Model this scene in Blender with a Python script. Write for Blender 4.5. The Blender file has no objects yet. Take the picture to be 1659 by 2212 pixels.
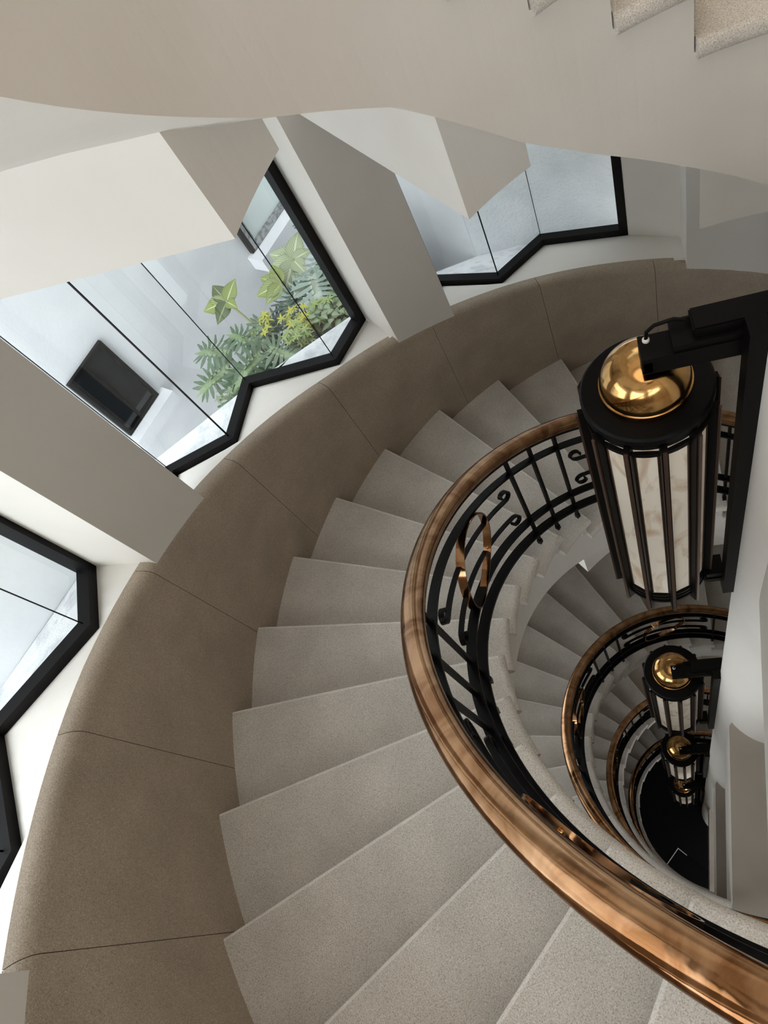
import bpy, bmesh, math, random
from mathutils import Vector, Matrix
random.seed(7)
sc = bpy.context.scene
PI = math.pi
# ------------------------------------------------------------------ camera, light, exposure
CAM = Vector((-0.49274353, -0.89033708, 13.3))
cd = bpy.data.cameras.new('camera'); cam = bpy.data.objects.new('camera', cd); sc.collection.objects.link(cam)
cr, cu, cb = Vector((0.93466272, 0, -0.35553565)), Vector((0.16176168, 0.89050155, 0.42525303)), Vector((0.31660505, -0.4549802, 0.8323186))
cam.matrix_world = Matrix(((cr.x, cu.x, cb.x, CAM.x), (cr.y, cu.y, cb.y, CAM.y), (cr.z, cu.z, cb.z, CAM.z), (0, 0, 0, 1)))
cd.sensor_fit = 'VERTICAL'; cd.sensor_height = 24; cd.lens = 1558.43 * 24 / 2212; cd.clip_start = 0.02
sc.camera = cam
w = bpy.data.worlds.new('sky'); sc.world = w; w.use_nodes = True
bg = w.node_tree.nodes['Background']; bg.inputs[0].default_value = (0.89, 0.945, 1.0, 1); bg.inputs[1].default_value = 2.4
WN, WL = w.node_tree.nodes, w.node_tree.links     # overcast sky, brighter towards the south
_tc = WN.new('ShaderNodeTexCoord'); _dt = WN.new('ShaderNodeVectorMath'); _dt.operation = 'DOT_PRODUCT'; _dt.inputs[1].default_value = (-.25, -.9, .35)
_mx = WN.new('ShaderNodeMath'); _mx.operation = 'MAXIMUM'; _mx.inputs[1].default_value = 0; _ma = WN.new('ShaderNodeMath'); _ma.operation = 'MULTIPLY_ADD'; _ma.inputs[1].default_value = 2.7; _ma.inputs[2].default_value = 1.8
WL.new(_tc.outputs['Generated'], _dt.inputs[0]); WL.new(_dt.outputs['Value'], _mx.inputs[0]); WL.new(_mx.outputs[0], _ma.inputs[0]); WL.new(_ma.outputs[0], bg.inputs[1])
sc.view_settings.view_transform = 'Standard'; sc.view_settings.look = 'None'
sc.view_settings.gamma = 1; sc.view_settings.use_curve_mapping = False
sc.view_settings.exposure = 0.32
al = bpy.data.lights.new('stairwell_fill', 'AREA'); al.shape = 'DISK'; al.size = 3.6; al.energy = 42; al.color = (1.0, .89, .77)  # unseen fill lamp added to brighten the stairwell from above
ao = bpy.data.objects.new('stairwell_fill', al); sc.collection.objects.link(ao); ao.location = (0, 0, 16.3)

# ------------------------------------------------------------------ staircase geometry
RO, RI, RR = 2.226, 1.036, 1.092
D, T0, H = 0.19235905, 2.64546813, 2.97
TOP = 13.3 - 2.36777516
def phi(i): return -(T0 + i * D)
def zt(i): return TOP - 0.165 * i
def P(R, i, z): a = phi(i); return Vector((R * math.cos(a), R * math.sin(a), z))
def interp(tab, x):
    if x <= tab[0][0]: return tab[0][1]
    for (a, b), (c, d) in zip(tab, tab[1:]):
        if x <= c: return b + (d - b) * (x - a) / (c - a)
    return tab[-1][1]
DADO = [(-6, .84), (0, .84), (2, .826), (3, .805), (4, .78), (5, .735), (6, .69), (8, .69), (10, .705), (12, .734), (15, .74)]
def dado_z(i, dz=0): return zt(i) + interp(DADO, i) + dz

# ------------------------------------------------------------------ materials
def mat(name, col, rough=.6, metal=0, **k):
    m = bpy.data.materials.new(name); m.use_nodes = True
    b = m.node_tree.nodes['Principled BSDF']
    b.inputs['Base Color'].default_value = (*col, 1); b.inputs['Roughness'].default_value = rough; b.inputs['Metallic'].default_value = metal
    for n, v in k.items(): b.inputs[n.replace('_', ' ')].default_value = v
    return m
def nodes(m): return m.node_tree.nodes, m.node_tree.links, m.node_tree.nodes['Principled BSDF']
def noise_mix(m, scale, c1, c2, lo=.4, hi=.6, detail=4, bump=0, bscale=None, rough=None, stretch=None, dist=0):
    N, L, b = nodes(m)
    tc = N.new('ShaderNodeTexCoord'); n = N.new('ShaderNodeTexNoise'); n.inputs['Scale'].default_value = scale; n.inputs['Detail'].default_value = detail
    n.inputs['Distortion'].default_value = dist
    src = tc.outputs['Object']
    if stretch:
        mp = N.new('ShaderNodeMapping'); mp.inputs['Scale'].default_value = stretch; L.new(src, mp.inputs[0]); src = mp.outputs[0]
    L.new(src, n.inputs['Vector'])
    r = N.new('ShaderNodeValToRGB'); r.color_ramp.elements[0].position = lo; r.color_ramp.elements[1].position = hi
    r.color_ramp.elements[0].color = (*c1, 1); r.color_ramp.elements[1].color = (*c2, 1)
    L.new(n.outputs[0], r.inputs[0]); L.new(r.outputs[0], b.inputs['Base Color'])
    if bump:
        n2 = N.new('ShaderNodeTexNoise'); n2.inputs['Scale'].default_value = bscale or scale; n2.inputs['Detail'].default_value = 3
        L.new(src, n2.inputs['Vector'])
        bp = N.new('ShaderNodeBump'); bp.inputs['Strength'].default_value = bump; bp.inputs['Distance'].default_value = .01
        L.new(n2.outputs[0], bp.inputs['Height']); L.new(bp.outputs[0], b.inputs['Normal'])
    if rough:
        mr = N.new('ShaderNodeMapRange'); mr.inputs['To Min'].default_value = rough[0]; mr.inputs['To Max'].default_value = rough[1]
        mr.inputs['From Min'].default_value = .3; mr.inputs['From Max'].default_value = .7
        L.new(n.outputs[0], mr.inputs[0]); L.new(mr.outputs[0], b.inputs['Roughness'])
    return r
def stone(name, base, dark, light):
    m = mat(name, base, .75); N, L, b = nodes(m)
    tc = N.new('ShaderNodeTexCoord')
    n1 = N.new('ShaderNodeTexNoise'); n1.inputs['Scale'].default_value = 300; n1.inputs['Detail'].default_value = 2
    r1 = N.new('ShaderNodeValToRGB'); e = r1.color_ramp.elements
    e[0].position = .34; e[0].color = (*dark, 1); e[1].position = .46; e[1].color = (*base, 1)
    x = e.new(.56); x.color = (*base, 1); x = e.new(.66); x.color = (*light, 1)
    n2 = N.new('ShaderNodeTexNoise'); n2.inputs['Scale'].default_value = 5; n2.inputs['Detail'].default_value = 5
    mr = N.new('ShaderNodeMapRange'); mr.inputs['From Min'].default_value = .3; mr.inputs['From Max'].default_value = .7
    mr.inputs['To Min'].default_value = .88; mr.inputs['To Max'].default_value = 1.06
    v = N.new('ShaderNodeTexVoronoi'); v.inputs['Scale'].default_value = 42
    r2 = N.new('ShaderNodeValToRGB'); r2.color_ramp.elements[0].position = .035; r2.color_ramp.elements[0].color = (.25, .22, .2, 1)
    r2.color_ramp.elements[1].position = .06; r2.color_ramp.elements[1].color = (1, 1, 1, 1)
    m1 = N.new('ShaderNodeMixRGB'); m1.blend_type = 'MULTIPLY'; m1.inputs[0].default_value = 1
    m2 = N.new('ShaderNodeMixRGB'); m2.blend_type = 'MULTIPLY'; m2.inputs[0].default_value = .5
    mp = N.new('ShaderNodeMapping'); mp.inputs['Rotation'].default_value = (.61, .37, .9); L.new(tc.outputs['Object'], mp.inputs[0])
    for q in (n1, n2, v): L.new(mp.outputs[0], q.inputs['Vector'])
    L.new(n1.outputs[0], r1.inputs[0]); L.new(n2.outputs[0], mr.inputs[0]); L.new(v.outputs['Distance'], r2.inputs[0])
    L.new(r1.outputs[0], m1.inputs[1]); L.new(mr.outputs[0], m1.inputs[2]); L.new(m1.outputs[0], m2.inputs[1]); L.new(r2.outputs[0], m2.inputs[2])
    L.new(m2.outputs[0], b.inputs['Base Color'])
    bp = N.new('ShaderNodeBump'); bp.inputs['Strength'].default_value = .25; bp.inputs['Distance'].default_value = .003
    L.new(n1.outputs[0], bp.inputs['Height']); L.new(bp.outputs[0], b.inputs['Normal'])
    return m
M = {}
M['tread'] = stone('terrazzo', (.66, .605, .54), (.43, .385, .335), (.80, .76, .70))
M['nosing'] = stone('nosing_highlight', (.80, .75, .69), (.62, .57, .51), (.88, .84, .79))  # paler stone paints the highlight along the tread front edges
M['dado'] = stone('dado_stone', (.41, .325, .245), (.27, .215, .16), (.52, .43, .34))
M['plaster'] = mat('plaster', (.80, .775, .74), .8)
noise_mix(M['plaster'], 3, (.70, .65, .585), (.74, .695, .635), .3, .7, 4, .05, 60)
M['outwall'] = mat('outdoor_render', (.86, .87, .87), .9)
noise_mix(M['outwall'], 2.5, (.72, .73, .74), (.80, .805, .81), .35, .65, 5, .10, 40)
M['roughwall'] = mat('rough_render', (.86, .87, .87), .9)
noise_mix(M['roughwall'], 4, (.76, .79, .80), (.87, .885, .89), .35, .65, 6, .8, 45)
M['ledge'] = mat('granular_ledge', (.85, .86, .87), .9)
noise_mix(M['ledge'], 9, (.66, .68, .70), (.88, .89, .9), .36, .5, 8, .5, 120)
M['iron'] = mat('black_iron', (.003, .0026, .0024), .42, Specular_IOR_Level=.09)
M['frame'] = mat('dark_frame', (.007, .006, .006), .4, Specular_IOR_Level=.14)
M['bronze'] = mat('dark_bronze', (.10, .055, .035), .35, .7)
M['copper'] = mat('copper', (.62, .33, .16), .2, 1)
noise_mix(M['copper'], 7, (.26, .115, .045), (.60, .34, .18), .36, .62, 6, .10, 12, (.07, .22), dist=1.2)
M['brass'] = mat('brass', (.62, .36, .13), .12, 1)
noise_mix(M['brass'], 14, (.42, .22, .075), (.66, .39, .15), .35, .65, 5, .05, 12, (.08, .2), dist=1)
M['alabaster'] = mat('alabaster', (.78, .68, .54), .35, Emission_Color=(1, .82, .6, 1), Emission_Strength=.05)
noise_mix(M['alabaster'], 9, (.58, .40, .26), (.88, .80, .68), .33, .50, 5, stretch=(1, 1, .45), dist=1.5)
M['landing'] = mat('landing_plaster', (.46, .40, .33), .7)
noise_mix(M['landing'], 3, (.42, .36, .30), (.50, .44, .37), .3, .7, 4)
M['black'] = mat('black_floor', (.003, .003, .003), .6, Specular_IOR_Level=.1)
M['dim'] = mat('dark_window_block', (.02, .018, .016), .7)
M['mat'] = mat('dark_mat', (.005, .005, .005), .9, Specular_IOR_Level=.05)
M['trim'] = mat('pale_trim', (.6, .55, .5), .5)
M['darkglass'] = mat('dark_glass', (.012, .014, .015), .12)
M['frost'] = mat('frosted_glass', (.62, .69, .66), .3)
M['alu'] = mat('weathered_aluminium', (.30, .31, .31), .5, .4)
noise_mix(M['alu'], 30, (.20, .205, .205), (.40, .41, .41), .4, .6, 4)
M['soil'] = mat('soil', (.02, .015, .01), .95)
M['twig'] = mat('twig', (.16, .10, .06), .8)
g = bpy.data.materials.new('window_glass'); g.use_nodes = True; N = g.node_tree.nodes; L = g.node_tree.links; N.clear()
o = N.new('ShaderNodeOutputMaterial'); mx = N.new('ShaderNodeMixShader'); tr = N.new('ShaderNodeBsdfTransparent'); gl = N.new('ShaderNodeBsdfGlossy'); fr = N.new('ShaderNodeMath'); fa = N.new('ShaderNodeLayerWeight'); fa.inputs[0].default_value = .5; pw = N.new('ShaderNodeMath'); pw.operation = 'POWER'; pw.inputs[1].default_value = 5; L.new(fa.outputs['Facing'], pw.inputs[0]); fr.operation = 'MULTIPLY_ADD'; fr.inputs[1].default_value = .9; fr.inputs[2].default_value = .07; L.new(pw.outputs[0], fr.inputs[0])
tr.inputs[0].default_value = (.955, .98, .975, 1); gl.inputs['Roughness'].default_value = 0.0; 
L.new(fr.outputs[0], mx.inputs[0]); L.new(tr.outputs[0], mx.inputs[1]); L.new(gl.outputs[0], mx.inputs[2]); L.new(mx.outputs[0], o.inputs[0])
M['glass'] = g
def leafmat(name, edge, mid, vein, veins=True):
    m = mat(name, edge, .45); N, L, b = nodes(m)
    uv = N.new('ShaderNodeUVMap'); sp = N.new('ShaderNodeSeparateXYZ'); L.new(uv.outputs[0], sp.inputs[0])
    ab = N.new('ShaderNodeMath'); ab.operation = 'ABSOLUTE'; L.new(sp.outputs[0], ab.inputs[0])
    mu = N.new('ShaderNodeMath'); mu.operation = 'MULTIPLY_ADD'; mu.inputs[1].default_value = -.45; L.new(ab.outputs[0], mu.inputs[0]); L.new(sp.outputs[1], mu.inputs[2])
    sn = N.new('ShaderNodeMath'); sn.operation = 'MULTIPLY'; sn.inputs[1].default_value = 58; L.new(mu.outputs[0], sn.inputs[0])
    s2 = N.new('ShaderNodeMath'); s2.operation = 'SINE'; L.new(sn.outputs[0], s2.inputs[0])
    r = N.new('ShaderNodeValToRGB'); r.color_ramp.elements[0].position = .62; r.color_ramp.elements[0].color = (0, 0, 0, 1); r.color_ramp.elements[1].position = .9
    L.new(s2.outputs[0], r.inputs[0])
    r3 = N.new('ShaderNodeValToRGB'); e = r3.color_ramp.elements; e[0].position = 0; e[0].color = (*vein, 1); e[1].position = 1; e[1].color = (*edge, 1)
    x = e.new(.06); x.color = (*vein, 1); x = e.new(.1); x.color = (*mid, 1); x = e.new(.75); x.color = (*mid, 1)
    L.new(ab.outputs[0], r3.inputs[0])
    mm = N.new('ShaderNodeMixRGB'); mm.inputs[2].default_value = (*vein, 1); L.new(r3.outputs[0], mm.inputs[1])
    if veins:
        k = N.new('ShaderNodeMath'); k.operation = 'MULTIPLY'; k.inputs[1].default_value = .55; L.new(r.outputs[0], k.inputs[0]); L.new(k.outputs[0], mm.inputs[0])
    else: mm.inputs[0].default_value = 0
    L.new(mm.outputs[0], b.inputs['Base Color'])
    return m
M['leaf_dieff'] = leafmat('variegated_leaf', (.075, .12, .02), (.17, .22, .04), (.50, .52, .26))
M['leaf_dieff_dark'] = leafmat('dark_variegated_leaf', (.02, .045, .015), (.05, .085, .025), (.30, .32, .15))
M['leaf_pale'] = leafmat('pale_variegated_leaf', (.20, .26, .13), (.30, .36, .2), (.62, .64, .45))
M['leaf_split'] = leafmat('split_leaf', (.055, .095, .05), (.085, .135, .07), (.22, .29, .15), False)
M['leaf_split_hazed'] = leafmat('hazed_split_leaf', (.20, .27, .22), (.24, .31, .25), (.4, .45, .36), False)  # paled green stands in for reflections in the right-hand glass
M['leaf_split_dark'] = leafmat('dark_split_leaf', (.02, .045, .03), (.035, .07, .045), (.10, .15, .09), False)
M['leaf_yellow'] = leafmat('yellow_green_leaf', (.30, .30, .035), (.38, .38, .05), (.5, .5, .12), False)
M['leaf_lime'] = leafmat('lime_leaf', (.19, .26, .07), (.25, .33, .1), (.4, .46, .2), False)
M['leaf_round'] = leafmat('round_leaf', (.12, .17, .08), (.2, .26, .14), (.36, .41, .26), False)
M['leaf_dark'] = leafmat('dark_leaf', (.018, .03, .01), (.03, .05, .015), (.06, .08, .03), False)  # very dark green for the low shrub and undergrowth

# ------------------------------------------------------------------ helpers
def mkobj(name, bm, m, parent=None, smooth=False, base=None):
    me = bpy.data.meshes.new(name)
    off = Vector(base) if base is not None else (Vector(parent['_b']) if parent is not None and '_b' in parent else Vector((0, 0, 0)))
    if off.length: bmesh.ops.translate(bm, verts=bm.verts, vec=-off)
    bm.normal_update(); bm.to_mesh(me); bm.free()
    for mm in (m if isinstance(m, (list, tuple)) else [m]): me.materials.append(mm)
    if smooth:
        for p in me.polygons: p.use_smooth = True
        me.set_sharp_from_angle(angle=math.radians(38))
    o = bpy.data.objects.new(name, me); sc.collection.objects.link(o)
    if parent is not None: o.parent = parent; o['_b'] = tuple(off)
    else: o.location = off
    return o
def thing(name, label, cat, base=(0, 0, 0), group=None):
    o = bpy.data.objects.new(name, None); sc.collection.objects.link(o); o.location = base; o['_b'] = tuple(base); o.empty_display_size = .1
    o['label'] = label; o['category'] = cat
    if group: o['group'] = group
    return o
def tag(o, label, cat, group=None):
    o['label'] = label; o['category'] = cat
    if group: o['group'] = group
    return o
def struct(name, bm, m, label=None, cat=None, smooth=False):
    o = mkobj(name, bm, m, smooth=smooth); o['kind'] = 'structure'
    if label: o['label'] = label; o['category'] = cat
    return o
def copy_tree(o, dz, label=None, parent=None):
    c = o.copy(); sc.collection.objects.link(c)
    if parent is None: c.location = Vector(o.location) + Vector((0, 0, dz))
    else: c.parent = parent
    if label: c['label'] = label
    for ch in [x for x in o.children]: copy_tree(ch, 0, None, c)
    return c
def box(bm, x0, x1, y0, y1, z0, z1, mi=0):
    v = [bm.verts.new((x, y, z)) for z in (z0, z1) for x, y in ((x0, y0), (x1, y0), (x1, y1), (x0, y1))]
    for f in ((3, 2, 1, 0), (4, 5, 6, 7), (0, 1, 5, 4), (1, 2, 6, 5), (2, 3, 7, 6), (3, 0, 4, 7)):
        bm.faces.new([v[k] for k in f]).material_index = mi
    return v
def prism(bm, pts, z0, z1, mi=0):
    n = len(pts); a = [bm.verts.new((p[0], p[1], z0 if not callable(z0) else z0(k))) for k, p in enumerate(pts)]
    b = [bm.verts.new((p[0], p[1], z1 if not callable(z1) else z1(k))) for k, p in enumerate(pts)]
    fs = [bm.faces.new(a[::-1]), bm.faces.new(b)] + [bm.faces.new((a[k], a[(k + 1) % n], b[(k + 1) % n], b[k])) for k in range(n)]
    for f in fs: f.material_index = mi
    return a, b
def ccw(pts):
    s = sum(p[0] * q[1] - q[0] * p[1] for p, q in zip(pts, pts[1:] + pts[:1]))
    return pts if s > 0 else pts[::-1]
def arc(R, a, b, n=None):
    n = n or max(2, int(abs(b - a) * 4)); return [tuple(P(R, a + (b - a) * k / n, 0)[:2]) for k in range(n + 1)]
def loft(bm, secs, closed=True, caps=True, mi=0):
    rings = [[bm.verts.new(p) for p in s] for s in secs]; n = len(rings[0])
    for A, B in zip(rings, rings[1:]):
        for k in range(n if closed else n - 1):
            bm.faces.new((A[k], A[(k + 1) % n], B[(k + 1) % n], B[k])).material_index = mi
    if caps and closed:
        bm.faces.new(rings[0][::-1]); bm.faces.new(rings[-1])
    bmesh.ops.recalc_face_normals(bm, faces=bm.faces)
def ribbon(bm, path, wr, th, R=RR):
    """flat bar following (index, height) points on the railing cylinder; wr radial width, th thickness"""
    pts = [Vector((i * D * R, -.165 * i + h)) for i, h in path]; secs = []
    for k, (i, h) in enumerate(path):
        t = (pts[min(k + 1, len(pts) - 1)] - pts[max(k - 1, 0)]).normalized(); nrm = Vector((-t.y, t.x))
        s = []
        for a, b in ((-1, -1), (1, -1), (1, 1), (-1, 1)):
            di = b * th / 2 * nrm.x / (D * R); dzz = b * th / 2 * nrm.y
            s.append(P(R + a * wr / 2, i + di, zt(i) + h + dzz))
        secs.append(s)
    loft(bm, secs)
def lathe(bm, prof, cx, cy, n=48, mi=0):
    rings = [[bm.verts.new((cx + r * math.cos(2 * PI * k / n), cy + r * math.sin(2 * PI * k / n), z)) for k in range(n)] if r > 1e-5 else [bm.verts.new((cx, cy, z))] for r, z in prof]
    for A, B in zip(rings, rings[1:]):
        for k in range(n):
            q = (k + 1) % n
            f = (A[k], A[q], B[q], B[k]) if len(A) > 1 and len(B) > 1 else ((A[0], B[q], B[k]) if len(A) == 1 else (A[k], A[q], B[0]))
            bm.faces.new(f).material_index = mi
    bmesh.ops.recalc_face_normals(bm, faces=bm.faces)
def tube(bm, pts, r, n=8):
    secs = []
    for k, p in enumerate(pts):
        t = (Vector(pts[min(k + 1, len(pts) - 1)]) - Vector(pts[max(k - 1, 0)])).normalized()
        a = t.cross(Vector((0, 0, 1)));  a = a.normalized() if a.length > 1e-3 else Vector((1, 0, 0)); b = t.cross(a)
        rr = r[k] if isinstance(r, (list, tuple)) else r
        secs.append([Vector(p) + (a * math.cos(2 * PI * j / n) + b * math.sin(2 * PI * j / n)) * rr for j in range(n)])
    loft(bm, secs)
ORD = {-1: 'uppermost', 0: 'top', 1: 'second', 2: 'third', 3: 'lowest'}

# ------------------------------------------------------------------ structure: floor, landings, column, piers
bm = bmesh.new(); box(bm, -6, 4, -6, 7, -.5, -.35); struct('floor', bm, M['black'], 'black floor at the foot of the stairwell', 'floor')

bm = bmesh.new(); lathe(bm, [(.285, -.35), (.285, 16.5)], .115, .06, 96); struct('column', bm, M['plaster'], 'round white column standing at the edge of the stairwell', 'column', True)

bm = bmesh.new(); box(bm, -3.1, 3.2, -3.1, 3.1, 16.5, 16.6); struct('ceiling', bm, M['plaster'])
def hall(i0, i1):  # outline of the landing sector, behind the column
    far = [P(RO + .02, i1 + .6, 0)[:2], (3.0, 1.75), (3.0, -1.75)]
    return far
for lv in (0, 1, 2, 3):
    ni = 12 if lv == 0 else 14
    z1 = zt(-4) - lv * H
    pts = [(-.150, -.1), tuple(P(1.04, -4, 0)[:2]), tuple(P(RO + .03, -4, 0)[:2])] + arc(RO + .03, -4.5, -8.6, 8)
    pts += [(3.0, -1.77), (3.0, 1.70)] + arc(RO + .03, 14.4 if ni == 14 else 14.4, ni, 6) + [tuple(P(1.04, ni, 0)[:2])]
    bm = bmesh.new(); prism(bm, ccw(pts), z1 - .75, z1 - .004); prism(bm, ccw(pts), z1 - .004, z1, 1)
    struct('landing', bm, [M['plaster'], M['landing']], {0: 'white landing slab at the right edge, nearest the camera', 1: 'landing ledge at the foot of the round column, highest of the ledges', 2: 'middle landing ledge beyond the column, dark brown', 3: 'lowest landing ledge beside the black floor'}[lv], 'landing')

PIERS = [(-4.78, -3.95), (-.88, -.03), (3.04, 3.88), (6.95, 7.76)]
for k, (a, b) in enumerate(PIERS):
    bm = bmesh.new(); prism(bm, ccw(arc(RO + .006, a, b, 8) + [tuple(P(2.97, b, 0)[:2]), tuple(P(2.58, a, 0)[:2])]), -.35, 16.5)
    struct('pier', bm, M['plaster'], ['plaster pier behind the camera side of the stairs', 'brown plaster pier cut by the bottom left corner', 'brown plaster pier between the left window and the planted window', 'brown plaster pier between the planted window and the upper right window'][k], 'pier')
# solid wall behind the lantern (from the last window to the hall) and the hall box
bm = bmesh.new()
prism(bm, ccw(arc(RO + .006, 10.85, 14.6, 14) + [tuple(P(2.62, 14.6, 0)[:2]), (.42, 2.72), (-.20, 2.75), (-.225, 2.563), (.048, 2.438)]), -.35, 16.5)
struct('wall_back', bm, M['plaster'])
bm = bmesh.new(); prism(bm, ccw(arc(RO + .006, -8.8, -7.86, 4) + arc(3.02, -7.86, -8.8, 4)), -.35, 16.5); struct('wall_front', bm, M['plaster'])
bm = bmesh.new(); box(bm, 3.0, 3.15, -2.1, 2.1, -.35, 16.5); struct('wall_right', bm, M['plaster'])
bm = bmesh.new(); a = P(2.3, 14.5, 0); box(bm, a.x - .1, 3.1, 1.72, 1.9, -.35, 16.5); struct('wall_right_back', bm, M['plaster'])
bm = bmesh.new(); a = P(2.3, -8.7, 0); box(bm, a.x - .1, 3.1, -1.95, -1.78, -.35, 16.5); struct('wall_right_front', bm, M['plaster'])
# dark walls added over the lowest storey's windows to keep it dim
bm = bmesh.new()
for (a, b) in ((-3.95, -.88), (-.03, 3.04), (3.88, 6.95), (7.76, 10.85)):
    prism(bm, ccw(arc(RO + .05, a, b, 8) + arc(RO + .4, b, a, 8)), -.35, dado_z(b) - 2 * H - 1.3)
struct('wall_window_block', bm, M['dim'])

# bays: polyline from the low end (large index) to the high end, as (R, index)
B2 = [(2.50, 6.94), (2.42, 6.31), (2.83, 5.65), (2.71, 5.02), (2.99, 4.54), (2.86, 3.88)]
B1 = [(2.57, 10.29), (2.76, 9.38), (2.64, 8.71), (2.91, 8.16), (2.82, 7.76)]
B3 = [(2.52, 3.08), (2.43, 2.49), (2.81, 1.81), (2.70, 1.01), (2.97, .55), (2.85, -.03)]
B4 = [(r, i - 7.83) for r, i in B2]
B5 = [(r, i - 11.74) for r, i in B2]  # unseen bay added behind the camera to light the flights
BAYS = [('5', B5, -7.86, -4.79, 12.41), ('1', B1, 7.76, 10.85, 9.88), ('2', B2, 3.88, 6.95, 10.48), ('3', B3, -.03, 3.04, 11.23), ('4', B4, -3.95, -.88, 11.77)]
LEDZ = {'1': -.43, '3': -.28}
LEDGE = {'1': [(-.16, 3.03), (-.35, 3.08), (-.74, 3.18), (-1.23, 3.19), (-1.60, 3.14)],
         '2': [(-1.70, 1.955), (-1.76, 1.92), (-2.39, 1.60), (-2.93, 1.255), (-3.2, 1.08)],
         '3': [(-2.78, .48), (-2.83, .40), (-2.97, .17), (-3.18, -.15), (-3.45, -.57)]}
def polyeval(pts, t):
    n = len(pts) - 1; x = min(max(t, 0), .99999) * n; k = int(x); f = x - k
    return tuple(pts[k][c] + (pts[k + 1][c] - pts[k][c]) * f for c in (0, 1))
WINNAME = {('1', 0): 'zigzag window under the upper right flight, looking onto a rough white wall',
           ('2', 0): 'zigzag window in the upper left, looking onto the planted courtyard',
           ('3', 0): 'zigzag window cut by the left edge of the picture',
           ('4', 0): 'zigzag window at the lower left, behind the camera side', ('5', 0): 'unseen zigzag window added over the near landing to let in light'}
wn = 0
HEAD = 1.75
for lv in (-1, 0, 1, 2):
    dz = -lv * H
    for (nm, poly, lo, hi, zs0) in BAYS:
        zs = zs0 + dz
        if (lv >= 1 and nm in '15') or (lv == 2 and nm in '24'):
            bm = bmesh.new(); prism(bm, ccw(arc(RO + .02, lo, hi, 8) + [tuple(P(3.0, hi, 0)[:2]), tuple(P(2.75, (lo + hi) / 2, 0)[:2]), tuple(P(2.5, lo, 0)[:2])]), zs - H + HEAD, zs + HEAD); struct('wall_light_block', bm, M['plaster']); continue  # solid fill added in place of windows to darken the lower storeys
        line = [tuple(P(r, i, 0)[:2]) for r, i in poly]
        if nm == '1': line = [(.048, 2.438)] + line
        led = (LEDGE.get(nm) if lv == 0 else None) or [tuple(P(3.02, hi + (lo - hi) * k / 4, 0)[:2]) for k in range(5)]
        # sill apron: from the back of the dado (helical) to the frame line (level), with a ledge outside
        n = len(line) - 1; K = 4; bm = bmesh.new(); rows = []
        bot = zs - H + HEAD
        for s in range(n * K + 1):
            t = s / (n * K); i = hi + (lo - hi) * t
            q = polyeval(line, t); e = polyeval(led, t)
            p = P(RO + .05, i, 0)
            rows.append([Vector((p.x, p.y, bot)), Vector((p.x, p.y, max(dado_z(i, dz) - .012, zs))), Vector((q[0], q[1], zs))])
        loft(bm, rows, closed=False, caps=False)
        # underside
        v0 = [bm.verts.new(r[0]) for r in rows]; v1 = [bm.verts.new((r[2].x, r[2].y, bot)) for r in rows]
        for k in range(len(rows) - 1): bm.faces.new((v0[k], v0[k + 1], v1[k + 1], v1[k]))
        bmesh.ops.recalc_face_normals(bm, faces=bm.faces)
        struct('window_sill_%s' % nm if lv == 0 else 'trim_sill', bm, M['plaster'], smooth=True)
        bm = bmesh.new()
        A = [bm.verts.new((*polyeval(line, k / (n * K)), zs - .002)) for k in range(n * K + 1)]
        Bv = [bm.verts.new((*polyeval(led, k / (n * K)), zs - .002 + (LEDZ.get(nm, 0) if lv == 0 else 0))) for k in range(n * K + 1)]
        Cv = [bm.verts.new((v.co.x, v.co.y, min(bot, zs - .6))) for v in Bv]; Dv = [bm.verts.new((v.co.x, v.co.y, bot)) for v in A]
        for k in range(n * K):
            for X, Y in ((A, Bv), (Bv, Cv), (Cv, Dv)): bm.faces.new((X[k], X[k + 1], Y[k + 1], Y[k]))
        bmesh.ops.recalc_face_normals(bm, faces=bm.faces)
        struct('trim_ledge', bm, M['ledge'])
        if lv == -1 or lv >= 1:
            pass
        # window: frame bars along the zigzag, side jamb, glass facets
        wn += 1
        W = bpy.data.objects.new('window_%d' % wn, None); sc.collection.objects.link(W); W['kind'] = 'structure'
        b0 = Vector((line[0][0], line[0][1], zs)); W.location = b0; W['_b'] = tuple(b0)
        if lv == 0: W['label'] = WINNAME[(nm, 0)]; W['category'] = 'window'
        fl = line[1:] if nm == '1' else line
        c = Vector((0, 0))
        def offs(pts, d):  # offset the polyline away from the stair axis by d
            out = []
            for k in range(len(pts)):
                p = Vector(pts[k]); a = Vector(pts[max(k - 1, 0)]); b = Vector(pts[min(k + 1, len(pts) - 1)])
                n1 = (p - a); n2 = (b - p)
                if k == 0: n1 = n2
                if k == len(pts) - 1: n2 = n1
                m1 = Vector((n1.y, -n1.x)).normalized(); m2 = Vector((n2.y, -n2.x)).normalized()
                if m1.dot(p) < 0: m1 = -m1
                if m2.dot(p) < 0: m2 = -m2
                m = (m1 + m2).normalized(); out.append(p + m * (d / max(.4, m.dot(m1))))
            return out
        for (hname, za, zb) in (('bottom_frame', zs - .001, zs + .05), ('head_frame', zs + HEAD - .06, zs + HEAD)):
            bm = bmesh.new()
            ia, ib, ic = offs(fl, 0), offs(fl, .028), offs(fl, .07)
            h1 = zb - .018 if hname == 'bottom_frame' else zb
            secs = [[Vector((a.x, a.y, za)), Vector((a.x, a.y, zb)), Vector((b.x, b.y, zb)), Vector((b.x, b.y, h1)), Vector((d.x, d.y, h1)), Vector((d.x, d.y, za))] for a, b, d in zip(ia, ib, ic)]
            loft(bm, secs); mkobj(hname, bm, M['frame'], W)
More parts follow.
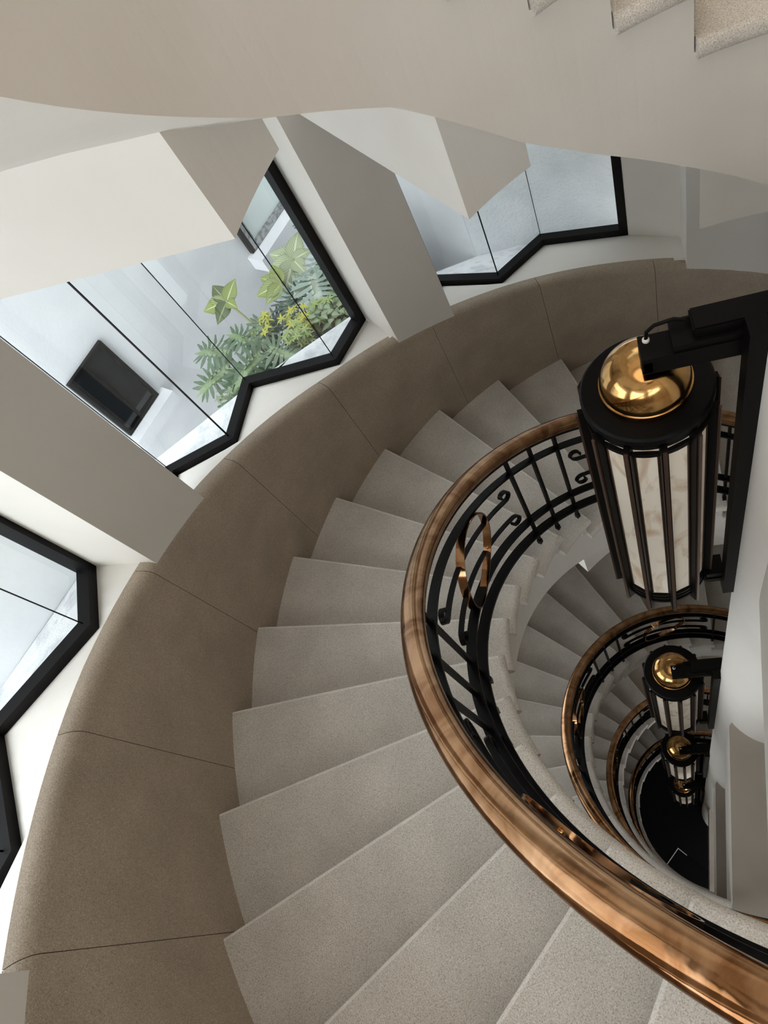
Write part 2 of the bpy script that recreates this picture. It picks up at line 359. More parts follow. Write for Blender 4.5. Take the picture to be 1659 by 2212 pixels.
        for e, (k0, k1) in enumerate(((0, 1), (-1, -2))):
            p, q = Vector(fl[k0]), Vector(fl[k1]); t = (q - p).normalized(); nn = Vector((t.y, -t.x))
            if nn.dot(p) < 0: nn = -nn
            bm = bmesh.new(); prism(bm, ccw([tuple(p), tuple(p + t * .05), tuple(p + t * .05 + nn * .03), tuple(p + t * .03 + nn * .03), tuple(p + t * .03 + nn * .075), tuple(p + nn * .075)]), zs, zs + HEAD)
            mkobj('side_frame', bm, M['frame'], W)
        gp = offs(fl, .045)
        for k in range(len(fl) - 1):
            bm = bmesh.new(); p, q = gp[k], gp[k + 1]; t = (q - p).normalized()
            p2, q2 = p + t * .002, q - t * .002; nn = Vector((t.y, -t.x)) * .004
            v = [bm.verts.new((a.x, a.y, z)) for a, z in ((p2, zs + .02), (q2, zs + .02), (q2, zs + HEAD - .03), (p2, zs + HEAD - .03))]
            bm.faces.new(v); mkobj('glass_pane', bm, M['glass'], W)
            if k:
                bm = bmesh.new(); hw = .0035 if k == len(fl) - 3 else .002; box(bm, p.x - hw, p.x + hw, p.y - hw, p.y + hw, zs + .03, zs + HEAD - .03); mkobj('glass_joint', bm, M['frame'], W)
# parapet / spandrel above the highest windows
bm = bmesh.new()
for (nm, poly, lo, hi, zs0) in BAYS:
    prism(bm, ccw(arc(RO + .02, lo, hi, 8) + [tuple(P(3.02, hi, 0)[:2]), tuple(P(3.02, lo, 0)[:2])]), zs0 + H + HEAD, 16.5)
struct('wall_left', bm, M['plaster'])

# ------------------------------------------------------------------ stair flights
def flight(i_a, i_b, dz, label, nm='stair_flight', waist=((0, .58), (1, .58)), rs=1.115, turn=0):
    base = P(1.6, (i_a + i_b) / 2, zt(i_b) + dz)
    T = thing(nm, label, 'staircase', tuple(base), 'stone stair flights of the spiral')
    for i in range(i_a, i_b + 1):
        z = zt(i) + dz; bm = bmesh.new()
        pts = arc(RO + .004, i - 1 - .02, i, 5) + arc(RI, i + .0, i - 1 - .1, 4)
        pts = ccw(pts)
        a, b = prism(bm, pts, z - .055, z)
        bmesh.ops.recalc_face_normals(bm, faces=bm.faces)
        es = []
        for e in bm.edges:
            c0 = (e.verts[0].co + e.verts[1].co) / 2; v = e.verts[1].co - e.verts[0].co
            if abs(v.z) > 1e-4: continue
            r0, r1 = [math.hypot(q.co.x, q.co.y) for q in e.verts]
            def ii(q):
                an = -math.atan2(q.co.y, q.co.x)
                while an < T0 + (i - 6) * D: an += 2 * PI
                while an > T0 + (i + 6) * D: an -= 2 * PI
                return (an - T0) / D
            inner = max(r0, r1) < RI + .01
            front = abs(ii(e.verts[0]) - i) < .01 and abs(ii(e.verts[1]) - i) < .01
            if inner or front: es.append(e)
        fr_ = [e for e in es if abs(math.hypot(*e.verts[0].co.xy) - math.hypot(*e.verts[1].co.xy)) > .5]
        inn_ = [e for e in es if e not in fr_]
        bmesh.ops.bevel(bm, geom=[e for e in inn_ if e.is_valid], offset=.022, segments=5, profile=.5, affect='EDGES')
        fr_ = [e for e in bm.edges if abs(e.verts[0].co.z - e.verts[1].co.z) < 1e-4 and abs(math.hypot(*e.verts[0].co.xy) - math.hypot(*e.verts[1].co.xy)) > .5 and abs(ii(e.verts[0]) - i) < .05 and abs(ii(e.verts[1]) - i) < .05]
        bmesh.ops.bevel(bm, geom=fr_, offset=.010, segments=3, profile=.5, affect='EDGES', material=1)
        # riser under the nosing
        pr = [tuple(P(RI + .03, i - .02 / (1.04 * D), 0)[:2]), tuple(P(RO, i - .02 / (RO * D), 0)[:2]), tuple(P(RO, i - .05 / (RO * D), 0)[:2]), tuple(P(RI + .03, i - .05 / (1.04 * D), 0)[:2])]
        if i < i_b: prism(bm, ccw(pr), z - .165, z - .05)
        if turn: bmesh.ops.rotate(bm, verts=bm.verts, cent=(0, 0, 0), matrix=Matrix.Rotation(-turn * D, 3, 'Z'))
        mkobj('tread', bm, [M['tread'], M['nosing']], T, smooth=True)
    # plaster body: inner string with stepped top, helical underside
    bm = bmesh.new(); Ra, Rb = rs, RO - .002
    secs = []
    a0 = i_a - 1; sub = 4
    for i in range(i_a, i_b + 1):
        for s in range(sub + 1):
            x = i - 1 + s / sub
            if s == 0: x += -.03 / (1.6 * D) * 0
            zt_ = zt(i) + dz - .04; zb_ = zt(x + turn) + dz - interp(waist, x + turn)
            xx = x + turn - .03 / (1.3 * D)
            secs.append([P(Ra, xx, zb_), P(Ra, xx, zt_), P(Rb, xx, zt_), P(Rb, xx, zb_)])
    loft(bm, secs); mkobj('underside_and_string', bm, M['plaster'], T)
    return T
F0 = flight(-3, 13, 0, 'broad speckled stone flight in the foreground sweeping round the left side')
copy_tree(F0, -H, 'second stone flight down, seen through the well beyond the copper rail')
copy_tree(F0, -2 * H, 'third stone flight down, dim steps left of the second lantern')
copy_tree(F0, -3 * H, 'lowest stone flight, a dark curved edge around the black floor')
flight(-2, 13, H - .105, 'overhead stair flight across the top with broad white curved side', waist=[(4.5, .475), (5.3, .46), (6.2, .45), (6.9, .49), (7.8, .545), (8.8, .56), (10, .545), (11.5, .51)], rs=1.06, turn=.2)

# beams under the flights, each running from a pier to the inner string
BE = [(3.80, 4.90, 3.42, 4.4, 12.42), (6.91, 7.99, 7.14, 8.1, 11.78), (10.34, 12.2, 11.3, 12.4, 11.185)]
for lv in (-1, 0, 1, 2):
    for k, (a, b, pa, pb, z) in enumerate(BE):
        zz = z - (1 + lv) * H
        top = lambda kk, zz=zz: zz + .5
        bm = bmesh.new(); pts = arc(1.185, a, b, 5) + arc(RO + .05, pb, pa, 5)
        dzz = -lv * H
        ids = [a + (b - a) * j / 5 for j in range(6)] + [pb + (pa - pb) * j / 5 for j in range(6)]
        s = sum(p[0] * q[1] - q[0] * p[1] for p, q in zip(pts, pts[1:] + pts[:1]))
        if s < 0: pts = pts[::-1]; ids = ids[::-1]
        prism(bm, pts, zz, lambda j: zt(ids[j]) + dzz - .5)
        struct('beam', bm, M['plaster'], ['white faceted beam', 'white faceted beam', 'white faceted beam'][k] + (' under the overhead flight, ' + ['large one above the planted window', 'pointed one above the upper right window', 'square one at the right edge'][k] if lv == -1 else ' under the %s flight above the %s pier' % (['top', 'second', 'third'][lv], ['left', 'middle', 'right'][k])), 'beam')

# ------------------------------------------------------------------ stone dado (curved parapet panels)
JOINTS = [-8.6, -7.2, -5.7, -4.2, -2.8, -1.4, .04, 1.45, 2.94, 4.42, 5.86, 7.43, 8.95, 10.45, 12.0, 13.5]
def dado(dz, label, js):
    T = thing('stone_dado', label, 'wall cladding', tuple(P(RO, (js[0] + js[-1]) / 2, zt(js[-1]) + dz - .2)), 'curved stone dados beside the stairs')
    for a, b in zip(js, js[1:]):
        bm = bmesh.new(); secs = []; n = max(4, int((b - a) * 6)); gp = .0012 / (RO * D)
        for k in range(n + 1):
            i = a + gp + (b - a - 2 * gp) * k / n; zl = max(zt(i), -9) + dz - .35; zh = dado_z(i, dz)
            s = [P(RO + .07, i, zl), P(RO, i, zl), P(RO, i, zh - .045)]
            for q in range(1, 6):
                an = q / 6 * PI / 2; s.append(P(RO + .045 - .045 * math.cos(an), i, zh - .045 + .045 * math.sin(an)))
            s += [P(RO + .045, i, zh), P(RO + .07, i, zh)]
            secs.append(s)
        loft(bm, secs); mkobj('panel', bm, M['dado'], T, smooth=True)
    return T
d0 = dado(0, 'curved brown stone dado rising beside the foreground steps', JOINTS[2:])
for k in (1, 2, 3): copy_tree(d0, -k * H, 'curved stone dado beside the %s flight down' % ['second', 'third', 'lowest'][k - 1])
dado(H, 'curved stone dado beside the overhead flight', JOINTS[4:])

# ------------------------------------------------------------------ railings
def railing(dz, label, ia=-5.2, ib=13.6):
    T = thing('stair_railing', label, 'railing', tuple(P(RR, 4, zt(4) + dz)), 'black iron railings with copper handrails')
    base = Vector((0, 0, dz))
    def fin(name, bm, m, sm=False):
        bmesh.ops.translate(bm, verts=bm.verts, vec=base); return mkobj(name, bm, M[m], T, smooth=sm)
    seq = lambda a, b, h, n=None: [(a + (b - a) * k / (n or max(2, int(abs(b - a) * 6))), h) for k in range((n or max(2, int(abs(b - a) * 6))) + 1)]
    # handrail, moulded section (radial offset, height)
    prof = []
    for k in range(13):
        an = math.radians(-25 + 230 * k / 12); prof.append((.033 * math.cos(an), .885 + .026 * math.sin(an)))
    prof += [(-.024, .862), (-.027, .856), (-.020, .850), (-.018, .842), (.018, .842), (.020, .850), (.027, .856), (.024, .862)]
    bm = bmesh.new(); n = 150; secs = []
    for k in range(n + 1):
        i = ia + (ib - ia) * k / n; secs.append([P(RR + r, i, zt(i) + h) for r, h in prof])
    loft(bm, secs); fin('handrail', bm, 'copper', True)
    bm = bmesh.new(); ribbon(bm, seq(ia, ib, .832), .032, .014); fin('rail_core', bm, 'iron')
    for h, wd, th, nm in ((.715, .030, .012, 'flat_band'), (.26, .036, .012, 'flat_band'), (.11, .042, .014, 'flat_band')):
        bm = bmesh.new(); ribbon(bm, seq(ia, ib, h), wd, th); fin(nm, bm, 'iron')
    groups = [c for c in (-5.3, .77, 6.2, 11.6)]
    for c in groups:
        for o_ in (-.66, 0, .66):
            i = c + o_
            if not ia < i < ib: continue
            bm = bmesh.new(); z = zt(i); s = .0075
            secs = []
            for h in (.03, .83): secs.append([P(RR + a * s, i + b * s / (RR * D), z + h) for a, b in ((-1, -1), (1, -1), (1, 1), (-1, 1))])
            loft(bm, secs); fin('baluster', bm, 'iron')
            bm = bmesh.new(); secs = []
            for h in (-.002, .035): secs.append([P(RR + a * .010, i + b * .010 / (RR * D), z + h) for a, b in ((-1, -1), (1, -1), (1, 1), (-1, 1))])
            loft(bm, secs); fin('foot', bm, 'iron')
    pans = [(c0 + .66, c1 - .66) for c0, c1 in zip(groups, groups[1:])]
    for a, b in pans:
        mid = (a + b) / 2
        for h, sg in ((.56, 1), (.40, -1)):
            # the bar runs along the panel and curls at both ends
            def curl(c, s):  # spiral from the curled tip to the straight bar
                out = []
                for k in range(15):
                    an = PI * 1.65 * (1 - k / 14.0); r = .016 + .026 * (k / 14.0)
                    out.append((c + s * (-(r) * math.sin(an)) / (RR * D), h + sg * (.042 - r * math.cos(an)) * 1.0))
                return out
            c0, c1 = a + .42, b - .42
            left = curl(c0, 1); right = curl(c1, -1)
            # bars keep parallel to the slope: heights are relative to the slope
            path = left + seq(c0, c1, h)[1:-1] + right[::-1]
            bm = bmesh.new(); ribbon(bm, path, .018, .009); fin('scroll_bar', bm, 'iron', True)
        rp = []
        for k in range(49):
            an = 2 * PI * k / 48; s_ = .182 * math.cos(an); zz = .182 * math.sin(an)
            di = s_ / (RR * D); rp.append((mid + di, .475 + zz + .165 * di))
        bm = bmesh.new(); pts = rp; secs = []
        for k, (i, h) in enumerate(rp[:-1]):
            an = 2 * PI * k / 48; s = []
            for aa, bb in ((-1, -1), (1, -1), (1, 1), (-1, 1)):
                r = .182 + bb * .003; di = r * math.cos(an) / (RR * D)
                s.append(P(RR - .007 + aa * .016, mid + di, zt(mid) + .475 + r * math.sin(an)))
            secs.append(s)
        secs.append(secs[0]); loft(bm, secs, caps=False); bmesh.ops.remove_doubles(bm, verts=bm.verts, dist=1e-5); fin('copper_ring', bm, 'copper', True)
        for an in (-.9, 2.2):
            di = .176 * math.cos(an) / (RR * D); c = P(RR - .01, mid + di, zt(mid) + .475 + .176 * math.sin(an) + dz)
            bm = bmesh.new(); bmesh.ops.create_uvsphere(bm, u_segments=10, v_segments=6, radius=.006); bmesh.ops.translate(bm, verts=bm.verts, vec=c)
            mkobj('screw', bm, M['brass'], T, smooth=True)
    return T
r0 = railing(0, 'long copper handrail on black iron railing nearest the camera')
for k in (1, 2, 3): copy_tree(r0, -k * H, 'copper handrail railing of the %s flight down the well' % ['second', 'third', 'lowest'][k - 1])

# ------------------------------------------------------------------ lanterns
LX, LY = -.402, .212
def lantern():
    T = thing('wall_lantern', 'large black cylindrical lantern with domed brass top nearest the camera', 'lantern', (LX, LY, 10.45), 'lanterns hung one above another on the column')
    zc = 11.70
    bm = bmesh.new(); lathe(bm, [(0, zc - .03), (.156, zc - .03), (.162, zc - .024), (.162, zc - .004), (.156, zc + .002), (.118, zc + .004), (0, zc + .004)], LX, LY, 72); mkobj('cap', bm, M['iron'], T, True)
    bm = bmesh.new(); pr = [(.112, zc + .003), (.112, zc + .024), (.109, zc + .026)]
    for k in range(0, 15): an = k / 14 * PI / 2; pr.append((.109 * math.cos(an) ** .75 if k < 14 else 0, zc + .026 + .094 * math.sin(an)))
    lathe(bm, pr, LX, LY, 72); mkobj('brass_dome', bm, M['brass'], T, True)
    for z0, z1, r0, r1 in ((zc - .052, zc - .036, .135, .156), (zc - .088, zc - .072, .135, .158), (10.485, 10.50, .13, .160), (10.515, 10.53, .13, .158), (10.545, 10.56, .13, .158)):
        bm = bmesh.new(); lathe(bm, [(r0, z0), (r1, z0), (r1, z1), (r0, z1), (r0, z0)], LX, LY, 60); mkobj('ring', bm, M['iron'], T, True)
    bm = bmesh.new(); lathe(bm, [(0, 10.47), (.13, 10.47), (.15, 10.485), (.15, 10.495), (0, 10.495)], LX, LY, 48); mkobj('bottom_plate', bm, M['iron'], T, True)
    n = 12
    for k in range(n):
        a = 2 * PI * k / n - PI / 2 + .09
        def fin(ra, rb, hw, z0, z1):
            bm = bmesh.new(); u = Vector((math.cos(a), math.sin(a))); v = Vector((-u.y, u.x)); c = Vector((LX, LY))
            prism(bm, [tuple(c + u * ra - v * hw), tuple(c + u * rb - v * hw), tuple(c + u * rb + v * hw), tuple(c + u * ra + v * hw)], z0, z1); return bm
        p = mkobj('post', fin(.136, .174, .0085, 10.44, 11.665), M['iron'], T)
        mkobj('bronze_strip', fin(.170, .180, .005, 10.43, 11.655), M['bronze'], p)
        for s in (-1, 1):
            bm = fin(.143, .152, .0025, 10.56, 11.61); u = Vector((math.cos(a), math.sin(a))); v = Vector((-u.y, u.x, 0)); bmesh.ops.translate(bm, verts=bm.verts, vec=v * s * .0115)
            mkobj('panel_edging', bm, M['bronze'], p)
        a2 = a + PI / n; bm = bmesh.new(); r = .152; w2 = PI / n
        q0, q1 = (LX + r * math.cos(a2 - w2), LY + r * math.sin(a2 - w2)), (LX + r * math.cos(a2 + w2), LY + r * math.sin(a2 + w2))
        r -= .012; q2, q3 = (LX + r * math.cos(a2 + w2), LY + r * math.sin(a2 + w2)), (LX + r * math.cos(a2 - w2), LY + r * math.sin(a2 - w2))
        prism(bm, [q0, q1, q2, q3], 10.5, 11.66); mkobj('alabaster_panel', bm, M['alabaster'], T)
    # bracket: vertical bar on the column, upper arm over the dome, lower arm
    bm = bmesh.new(); box(bm, -.206, -.165, .085, .135, 10.42, 11.98); box(bm, -.17, -.14, .095, .13, 10.5, 10.6); box(bm, -.17, -.13, .095, .13, 11.85, 11.95)
    mkobj('wall_bar', bm, M['iron'], T)
    bm = bmesh.new(); box(bm, -.408, -.19, .130, .146, 11.86, 11.905); box(bm, -.408, -.19, .174, .190, 11.86, 11.905); box(bm, -.412, -.19, .126, .194, 11.905, 11.92); box(bm, -.345, -.19, .130, .205, 11.92, 11.94)
    box(bm, -.412, -.39, .130, .190, 11.865, 11.905); tube(bm, [(LX + .005, LY - .03, 11.795), (LX + .005, LY - .03, 11.91)], .014, 12); mkobj('upper_arm', bm, M['iron'], T)
    bm = bmesh.new(); box(bm, -.303, -.14, .142, .205, 11.93, 11.966); bmesh.ops.bevel(bm, geom=bm.edges[:], offset=.004, segments=2, affect='EDGES'); mkobj('cover_box', bm, M['iron'], T)
    bm = bmesh.new(); box(bm, -.26, -.2, .115, .19, 10.48, 10.51); box(bm, -.26, -.2, .115, .19, 10.53, 10.56); mkobj('lower_arm', bm, M['iron'], T)
    bm = bmesh.new(); tube(bm, [(-.30, .185, 11.948), (-.335, .19, 11.958), (-.375, .188, 11.954), (-.392, .182, 11.945), (-.395, .178, 11.918)], .0045); mkobj('cable', bm, M['iron'], T, True)
    bm = bmesh.new(); lathe(bm, [(.004, 11.92), (.008, 11.92), (.008, 11.926), (.004, 11.928)], -.395, .178, 16); mkobj('cable_grommet', bm, M['trim'], T, True)
    return T
L0 = lantern()
for k, lab in ((1, 'second black and brass lantern down the well'), (2, 'third black and brass lantern down the well, small and dim'), (3, 'lowest lantern, only its dark brass dome showing')):
    copy_tree(L0, -k * H, lab)

# ------------------------------------------------------------------ lobby mat
def mq(u0, u1, v0, v1, z0, z1):   # rectangle with its corner at (-.62,-.42)
    U, V = Vector((-.67, -.742)), Vector((.742, -.67)); c = Vector((-.62, -.42))
    bm = bmesh.new(); prism(bm, ccw([tuple(c + U * u + V * v) for u, v in ((u0, v0), (u1, v0), (u1, v1), (u0, v1))]), z0, z1); return bm
m_ = thing('floor_mat', 'x', 'mat', (-.62, -.6, -.349)); mkobj('pad', mq(.012, 1.1, .012, .8, -.348, -.338), M['mat'], m_)
mkobj('pale_edge', mq(0, .52, 0, .012, -.348, -.336), M['trim'], m_); mkobj('pale_edge', mq(0, .012, .012, .16, -.348, -.336), M['trim'], m_); tag(m_, 'dark rectangular mat with thin pale edge on the black floor', 'mat')

# ------------------------------------------------------------------ courtyard outside the planted window
Q0, QD = Vector((-3.84, 2.03)), Vector((.503, .864)); QN = Vector((.864, -.503))   # wall plane, along, towards the stairs
def q(s, n=0): p = Q0 + QD * s + QN * n; return (p.x, p.y)
bm = bmesh.new(); prism(bm, ccw([q(-1.2), q(4.2), q(4.2, -.2), q(-1.2, -.2)]), 8.6, 13.4); struct('wall_courtyard', bm, M['outwall'], 'smooth white courtyard wall with two windows, behind the plants', 'wall')
bm = bmesh.new(); prism(bm, ccw([q(-1.2), q(4.2), (-.6, 3.2), (-1.2, 2.5), (-3.4, .6)]), 8.7, 8.8); struct('floor_courtyard', bm, M['outwall'])
# black window with sill
def qbox(s0, s1, n0, n1, z0, z1):
    bm = bmesh.new(); prism(bm, ccw([q(s0, n0), q(s1, n0), q(s1, n1), q(s0, n1)]), z0, z1); return bm
W = thing('courtyard_window', 'small black window in the white courtyard wall', 'window', (*q(.2), 9.79)); W['kind'] = 'structure'
for a in ((0, .38, 0, .03, 9.79, 9.82), (0, .38, 0, .03, 10.40, 10.43), (0, .03, 0, .03, 9.82, 10.40), (.35, .38, 0, .03, 9.82, 10.40), (.16, .18, 0, .026, 9.82, 10.40)): mkobj('frame', qbox(*a), M['frame'], W)
mkobj('glass_pane', qbox(.03, .35, 0.002, .012, 9.82, 10.40), M['darkglass'], W)
mkobj('sill', qbox(-.03, .44, 0, .13, 9.68, 9.785), M['outwall'], W)
W = thing('frosted_window', 'grey framed frosted window above the plants', 'window', (*q(2.3), 9.79)); W['kind'] = 'structure'
for a in ((1.78, 3.1, 0, .04, 9.79, 9.85), (1.78, 1.83, 0, .04, 9.85, 10.9), (2.28, 2.35, 0, .04, 9.85, 10.9), (1.78, 3.1, 0, .04, 10.9, 10.96), (3.05, 3.1, 0, .04, 9.85, 10.9)): mkobj('frame', qbox(*a), M['alu'], W)
mkobj('dark_edge', qbox(1.745, 1.78, 0, .035, 9.79, 10.96), M['frame'], W)
mkobj('frosted_pane', qbox(1.83, 2.28, 0, .02, 9.85, 10.9), M['frost'], W); mkobj('frosted_pane', qbox(2.35, 3.05, 0, .02, 9.85, 10.9), M['frost'], W)
mkobj('sill', qbox(1.70, 3.2, 0, .16, 9.66, 9.785), M['outwall'], W)
# walls close outside window 1 and window 3
bm = bmesh.new(); prism(bm, ccw([(-1.23, 3.19), (-.74, 3.18), (-.35, 3.08), (-.10, 3.0), (-.05, 3.3), (-1.15, 3.4)]), 8.6, 11.2)
struct('wall_outside_back', bm, M['roughwall'], 'rough white rendered wall just outside the upper right window', 'wall')
bm = bmesh.new(); prism(bm, ccw([(-1.235, 3.20), (-2.1, 3.78), (-2.1, 3.95), (-1.235, 3.38)]), 8.6, 11.6); struct('wall_outside_corner', bm, M['outwall'], 'smooth white wall beyond the corner, seen through the upper right window', 'wall')
bm = bmesh.new(); prism(bm, ccw([(-2.75, .60), (-2.83, .40), (-3.18, -.15), (-3.8, -1.1), (-3.95, -1.0), (-2.9, .66)]), 10.0, 12.3); struct('wall_outside_left', bm, M['outwall'], 'pale smooth wall just outside the left window', 'wall')

# plants
def frame_of(d, up=Vector((0, 0, 1))):
    d = d.normalized(); s = d.cross(up); s = s.normalized() if s.length > 1e-3 else Vector((1, 0, 0)); return d, s, s.cross(d)
def leaf(bm, o_, d, length, width, droop=.25, nv=8, cup=.12, up=Vector((0, 0, 1))):
    uvl = bm.loops.layers.uv.verify(); d, s, u = frame_of(d, up); rows = []
    for k in range(nv + 1):
        t = k / nv; wv = width * math.sin(PI * min(1, t ** .75 * .98 + .02)) * (1 - .25 * t); c = Vector(o_) + d * length * t - u * droop * length * t * t
        rows.append([(c + s * wv * x / 2 + u * abs(x) * cup * wv, (x, t)) for x in (-1, -.5, 0, .5, 1)])
    vs = [[bm.verts.new(p) for p, _ in r] for r in rows]
    for a in range(nv):
        for b in range(4):
            f = bm.faces.new((vs[a][b], vs[a][b + 1], vs[a + 1][b + 1], vs[a + 1][b])); f.smooth = True
            for lp, (ra, cb_) in zip(f.loops, ((a, b), (a, b + 1), (a + 1, b + 1), (a + 1, b))): lp[uvl].uv = rows[ra][cb_][1]
def split_leaf(bm, o_, d, size, droop=.2, up=Vector((0, 0, 1)), n=8):
    uvl = bm.loops.layers.uv.verify(); d, s, u = frame_of(d, up); o_ = Vector(o_)
    def pt(x, y): return o_ + s * x * size + d * y * size - u * (droop * (x * x + y * y)) * size + u * .05 * size * math.sin(9 * x + 5 * y)
    def quad(ps):
        f = bm.faces.new([bm.verts.new(pt(*p)) for p in ps])
        for lp, p in zip(f.loops, ps): lp[uvl].uv = (p[0], p[1])
    quad([(-.13, -.1), (.13, -.1), (.11, .45), (-.11, .45)]); quad([(-.11, .45), (.11, .45), (.05, .8), (-.05, .8)]); quad([(-.05, .8), (.05, .8), (.012, 1.03), (-.012, 1.03)])
    for sd in (-1, 1):
        for k in range(n):
            t = k / (n - 1); y0 = -.08 + .82 * t; ang = math.radians(-55 + 105 * t); ln = .55 * (1 - .45 * abs(t - .35) ** 1.1) * (1 - .35 * t) * random.uniform(.88, 1.08)
            dx, dy = math.cos(ang), math.sin(ang); wx = .046
            a = (sd * .05, y0); m1 = (sd * (.05 + dx * ln * .55), y0 + dy * ln * .55); m2 = (sd * (.05 + dx * ln), y0 + dy * ln + .03)
            nx, ny = -dy, dx
            quad([(a[0] - sd * nx * wx, a[1] - ny * wx), (m1[0] - sd * nx * wx * 1.1, m1[1] - ny * wx * 1.1), (m1[0] + sd * nx * wx * 1.1, m1[1] + ny * wx * 1.1), (a[0] + sd * nx * wx, a[1] + ny * wx)])
            quad([(m1[0] - sd * nx * wx * 1.1, m1[1] - ny * wx * 1.1), (m2[0] - sd * nx * wx * .35, m2[1] - ny * wx * .35), (m2[0] + sd * nx * wx * .35, m2[1] + ny * wx * .35), (m1[0] + sd * nx * wx * 1.1, m1[1] + ny * wx * 1.1)])
# camera-facing-ish axes used only to choose leaf directions: image right / image up seen in the ground plane
def stemmed(name, label, cat, c, ground, mat_leaf, kind, group, **k):
    c = Vector(c); g0 = Vector((c.x + k.get('lean', (0, 0))[0], c.y + k.get('lean', (0, 0))[1], ground))
    T = thing(name, label, cat, tuple(g0), group)
    bm = bmesh.new(); tube(bm, [g0, g0.lerp(c, .5) + Vector((.02, .01, .03)), c], [k.get('sr', .014)] * 2 + [k.get('sr', .014) * .6], 7); mkobj('stem', bm, M[k.get('stem', 'leaf_lime')], T, True)
    if kind == 'dieff':
        ds = k['dirs']
        for j, (ang, el, ln) in enumerate(ds):
            bm = bmesh.new(); dd = Vector((math.cos(ang) * math.cos(el), math.sin(ang) * math.cos(el), math.sin(el)))
            leaf(bm, c - Vector((0, 0, .01)), dd, ln, ln * .72, .25, 10, .08, up=((CAM - c).normalized() + Vector((0, 0, .6))).normalized()); mkobj('leaf', bm, M[mat_leaf if not (k.get('alt') and j in k['alt']) else k['altm']], T, True)
    elif kind == 'split':
        for j, (ang, el, sz, off) in enumerate(k['dirs']):
            dd = Vector((math.cos(ang) * math.cos(el), math.sin(ang) * math.cos(el), math.sin(el))); o2 = c + Vector(off)
            bm = bmesh.new(); tube(bm, [c - Vector((0, 0, .12)), o2], .006, 6); split_leaf(bm, o2, dd, sz * 1.12, .18, up=((CAM - c).normalized() + Vector((0, 0, .8))).normalized()); mkobj('leaf', bm, M[mat_leaf], T)
    return T
# positions measured on the ground plan of the courtyard
stemmed('dieffenbachia', 'variegated broad-leaved plant at the left of the bed against the white wall', 'plant', (-2.87, 2.70, 10.14), 9.3, 'leaf_dieff', 'dieff', None, lean=(.45, -.42),
        dirs=[(2.2, .45, .19), (.9, .5, .17), (3.3, .1, .20), (4.25, -.1, .17), (5.5, .2, .13)], alt=(0, 3), altm='leaf_dieff_dark', stem='leaf_dieff_dark')
stemmed('dieffenbachia', 'variegated broad-leaved plant in the middle of the bed, crossed by the glass joint', 'plant', (-2.46, 2.74, 10.12), 9.3, 'leaf_dieff', 'dieff', None, lean=(.28, -.42),
        dirs=[(2.7, .35, .18), (3.4, .1, .20), (1.9, .5, .17), (3.9, -.1, .17)], stem='leaf_dieff_dark')
stemmed('dieffenbachia', 'pale variegated plant with wide leaves below the frosted window', 'plant', (-2.40, 2.98, 10.08), 9.2, 'leaf_pale', 'dieff', None, lean=(.2, -.35),
        dirs=[(2.7, .3, .22), (3.5, .1, .22), (4.4, -.1, .25), (1.2, .5, .21), (.2, .2, .15), (5.3, .0, .17)])
SP = [((-2.72, 2.14, 10.12), 'leaf_split', 'large blue-green split-leaf plant at the left end of the bed', [(2.8, .05, .27, (-.10, .08, .02)), (3.6, -.1, .25, (-.10, -.04, .0)), (4.4, -.1, .25, (-.02, -.08, -.05))]),
      ((-2.50, 2.14, 10.18), 'leaf_split', 'split-leaf plant close against the white ledge, leaves like fingers', [(1.6, .2, .22, (-.03, .06, .0)), (5.7, .05, .23, (.06, -.03, .0)), (4.0, .0, .24, (-.04, -.06, .0)), (2.6, .2, .23, (-.08, .06, .0))]),
      ((-2.39, 2.50, 10.11), 'leaf_split_dark', 'dark green fan-leaved plant in the centre of the bed', [(5.0, .1, .22, (0, 0, .03)), (3.6, .1, .18, (-.04, -.05, 0)), (1.2, .2, .16, (.02, .03, 0))]),
      ((-2.20, 2.66, 10.12), 'leaf_split_hazed', 'split-leaf plant coloured pale for the haze of the right-hand glass', [(5.0, .05, .30, (.0, .0, .03)), (1.3, .2, .22, (.03, .12, .0)), (.3, .1, .24, (.08, .02, 0)), (3.7, .1, .2, (-.05, 0, 0))]),
      ((-2.06, 2.90, 10.06), 'leaf_split_hazed', 'small split-leaf plant coloured pale for glass haze, beside the dark window frame', [(2.0, .2, .22, (0, .04, .02)), (4.6, .0, .22, (.03, -.03, 0)), (.3, .2, .2, (.03, 0, 0))]),
      ((-2.24, 3.16, 10.14), 'leaf_split', 'narrow split-leaf plant reaching above the sill of the frosted window', [(.5, .3, .22, (.02, 0, .03)), (5.6, .1, .22, (.04, -.02, 0)), (2.0, .3, .2, (0, .03, .03))])]
for c, ml, lab, dirs in SP: stemmed('split_leaf_philodendron', lab, 'plant', c, 9.2, ml, 'split', None, dirs=dirs, sr=.01, stem='leaf_split_dark')
def bushy(name, label, c, n, spread, ml, ll, wd, star=0, up=.5, petal=0):
    T = thing(name, label, 'plant', (c[0], c[1], 9.2)); bm = bmesh.new()
    bs = bmesh.new()
    for k in range(n):
        a = random.uniform(0, 2 * PI); r = spread * math.sqrt(random.random()); z = c[2] + random.uniform(-.07, .04) * (1 + r); o2 = Vector((c[0] + r * math.cos(a), c[1] + r * math.sin(a), z))
        if k % 3 == 0: tube(bs, [(c[0] + r * .4 * math.cos(a), c[1] + r * .4 * math.sin(a), 9.2), tuple(o2)], .004, 5)
        m_ = star or 1
        for j in range(m_):
            b = random.uniform(0, 2 * PI) if not star else 2 * PI * j / star + a
            leaf(bm, o2, Vector((math.cos(b), math.sin(b), random.uniform(.0, up))), ll * random.uniform(.8, 1.15), wd, .3, 4, .1)
    mkobj('stems', bs, M['twig'], T); mkobj('foliage', bm, M[ml], T, True); return T
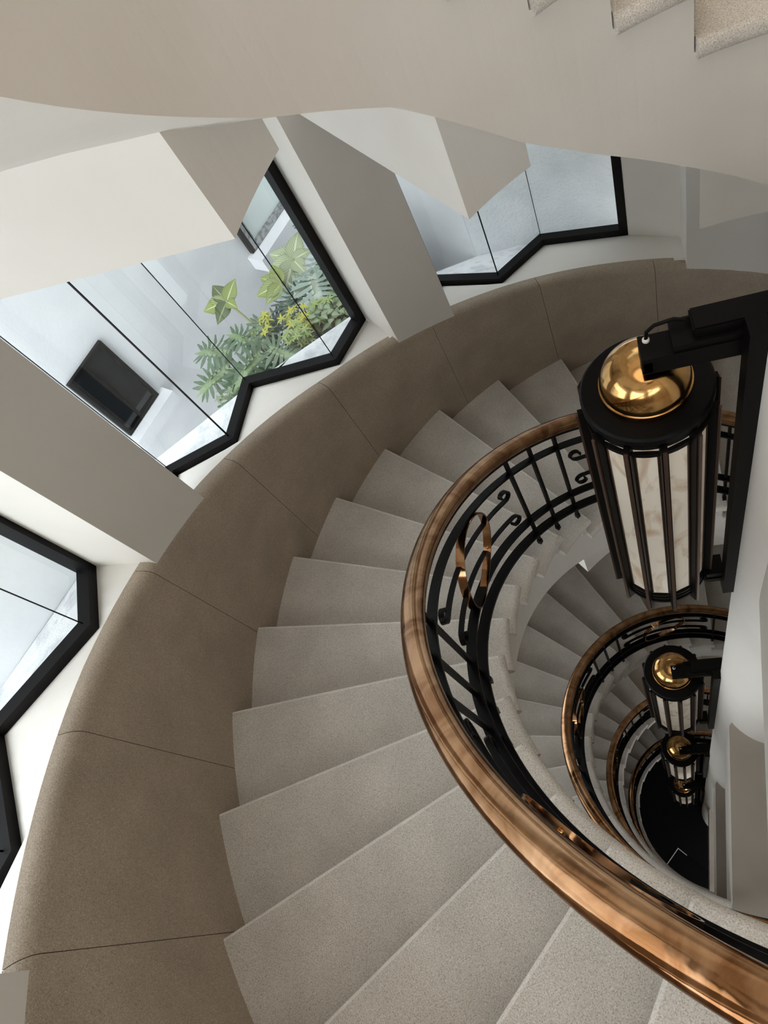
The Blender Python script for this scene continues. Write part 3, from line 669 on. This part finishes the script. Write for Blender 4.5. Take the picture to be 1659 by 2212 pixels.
bushy('yellow_shrub', 'small yellow-green starry shrub in the front middle of the bed', (-2.52, 2.31, 10.17), 20, .09, 'leaf_yellow', .045, .017, 6)
bushy('yellow_shrub', 'small yellow-green starry shrub beside the glass joint', (-2.29, 2.30, 10.17), 22, .10, 'leaf_yellow', .045, .017, 6)
bushy('yellow_shrub', 'yellow-green starry shrub near the right corner of the window', (-2.04, 2.60, 10.05), 14, .08, 'leaf_lime', .045, .018, 6)
bushy('yellow_shrub', 'yellowish starry shrub against the far right frame', (-2.12, 2.38, 10.17), 14, .08, 'leaf_lime', .045, .018, 6)
bushy('lime_shrub', 'pale lime feathery shrub bordering the white ledge', (-2.24, 2.14, 10.24), 26, .085, 'leaf_lime', .042, .016, 6)
bushy('yellow_shrub', 'tiny yellow shrub at the far left foot of the bed', (-2.80, 1.86, 10.12), 12, .06, 'leaf_round', .04, .02, 5)
bushy('round_leaf_plant', 'round-leaved plant in the right corner next to the ledge', (-2.02, 2.30, 10.18), 40, .12, 'leaf_round', .065, .05, 0)
bushy('round_leaf_plant', 'round-leaved plant behind the right-hand glass', (-1.98, 2.46, 10.08), 40, .12, 'leaf_round', .065, .05, 0)
bushy('dark_leaf_shrub', 'fine dark leafy shrub below the variegated plant', (-2.60, 2.42, 10.02), 30, .10, 'leaf_dark', .05, .022, 4)
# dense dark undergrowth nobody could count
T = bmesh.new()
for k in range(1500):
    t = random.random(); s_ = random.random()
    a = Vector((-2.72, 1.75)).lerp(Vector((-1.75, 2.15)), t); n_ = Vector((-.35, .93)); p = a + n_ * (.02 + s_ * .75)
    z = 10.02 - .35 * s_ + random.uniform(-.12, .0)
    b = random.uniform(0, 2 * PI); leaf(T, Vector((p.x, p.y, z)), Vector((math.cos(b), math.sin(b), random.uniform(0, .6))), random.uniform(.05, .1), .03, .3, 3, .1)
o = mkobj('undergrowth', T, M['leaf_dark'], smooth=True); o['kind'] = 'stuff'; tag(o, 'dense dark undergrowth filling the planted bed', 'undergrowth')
bm = bmesh.new(); prism(bm, ccw([(-2.80, 1.66), (-1.75, 2.06), (-1.72, 3.2), (-2.3, 3.3), (-2.62, 2.75), (-2.75, 2.2)]), 8.8, 9.6); o = mkobj('planter_bed', bm, M['soil']); tag(o, 'bed of dark soil carrying the courtyard plants', 'planter')

for o in bpy.data.objects:
    if '_b' in o: del o['_b']
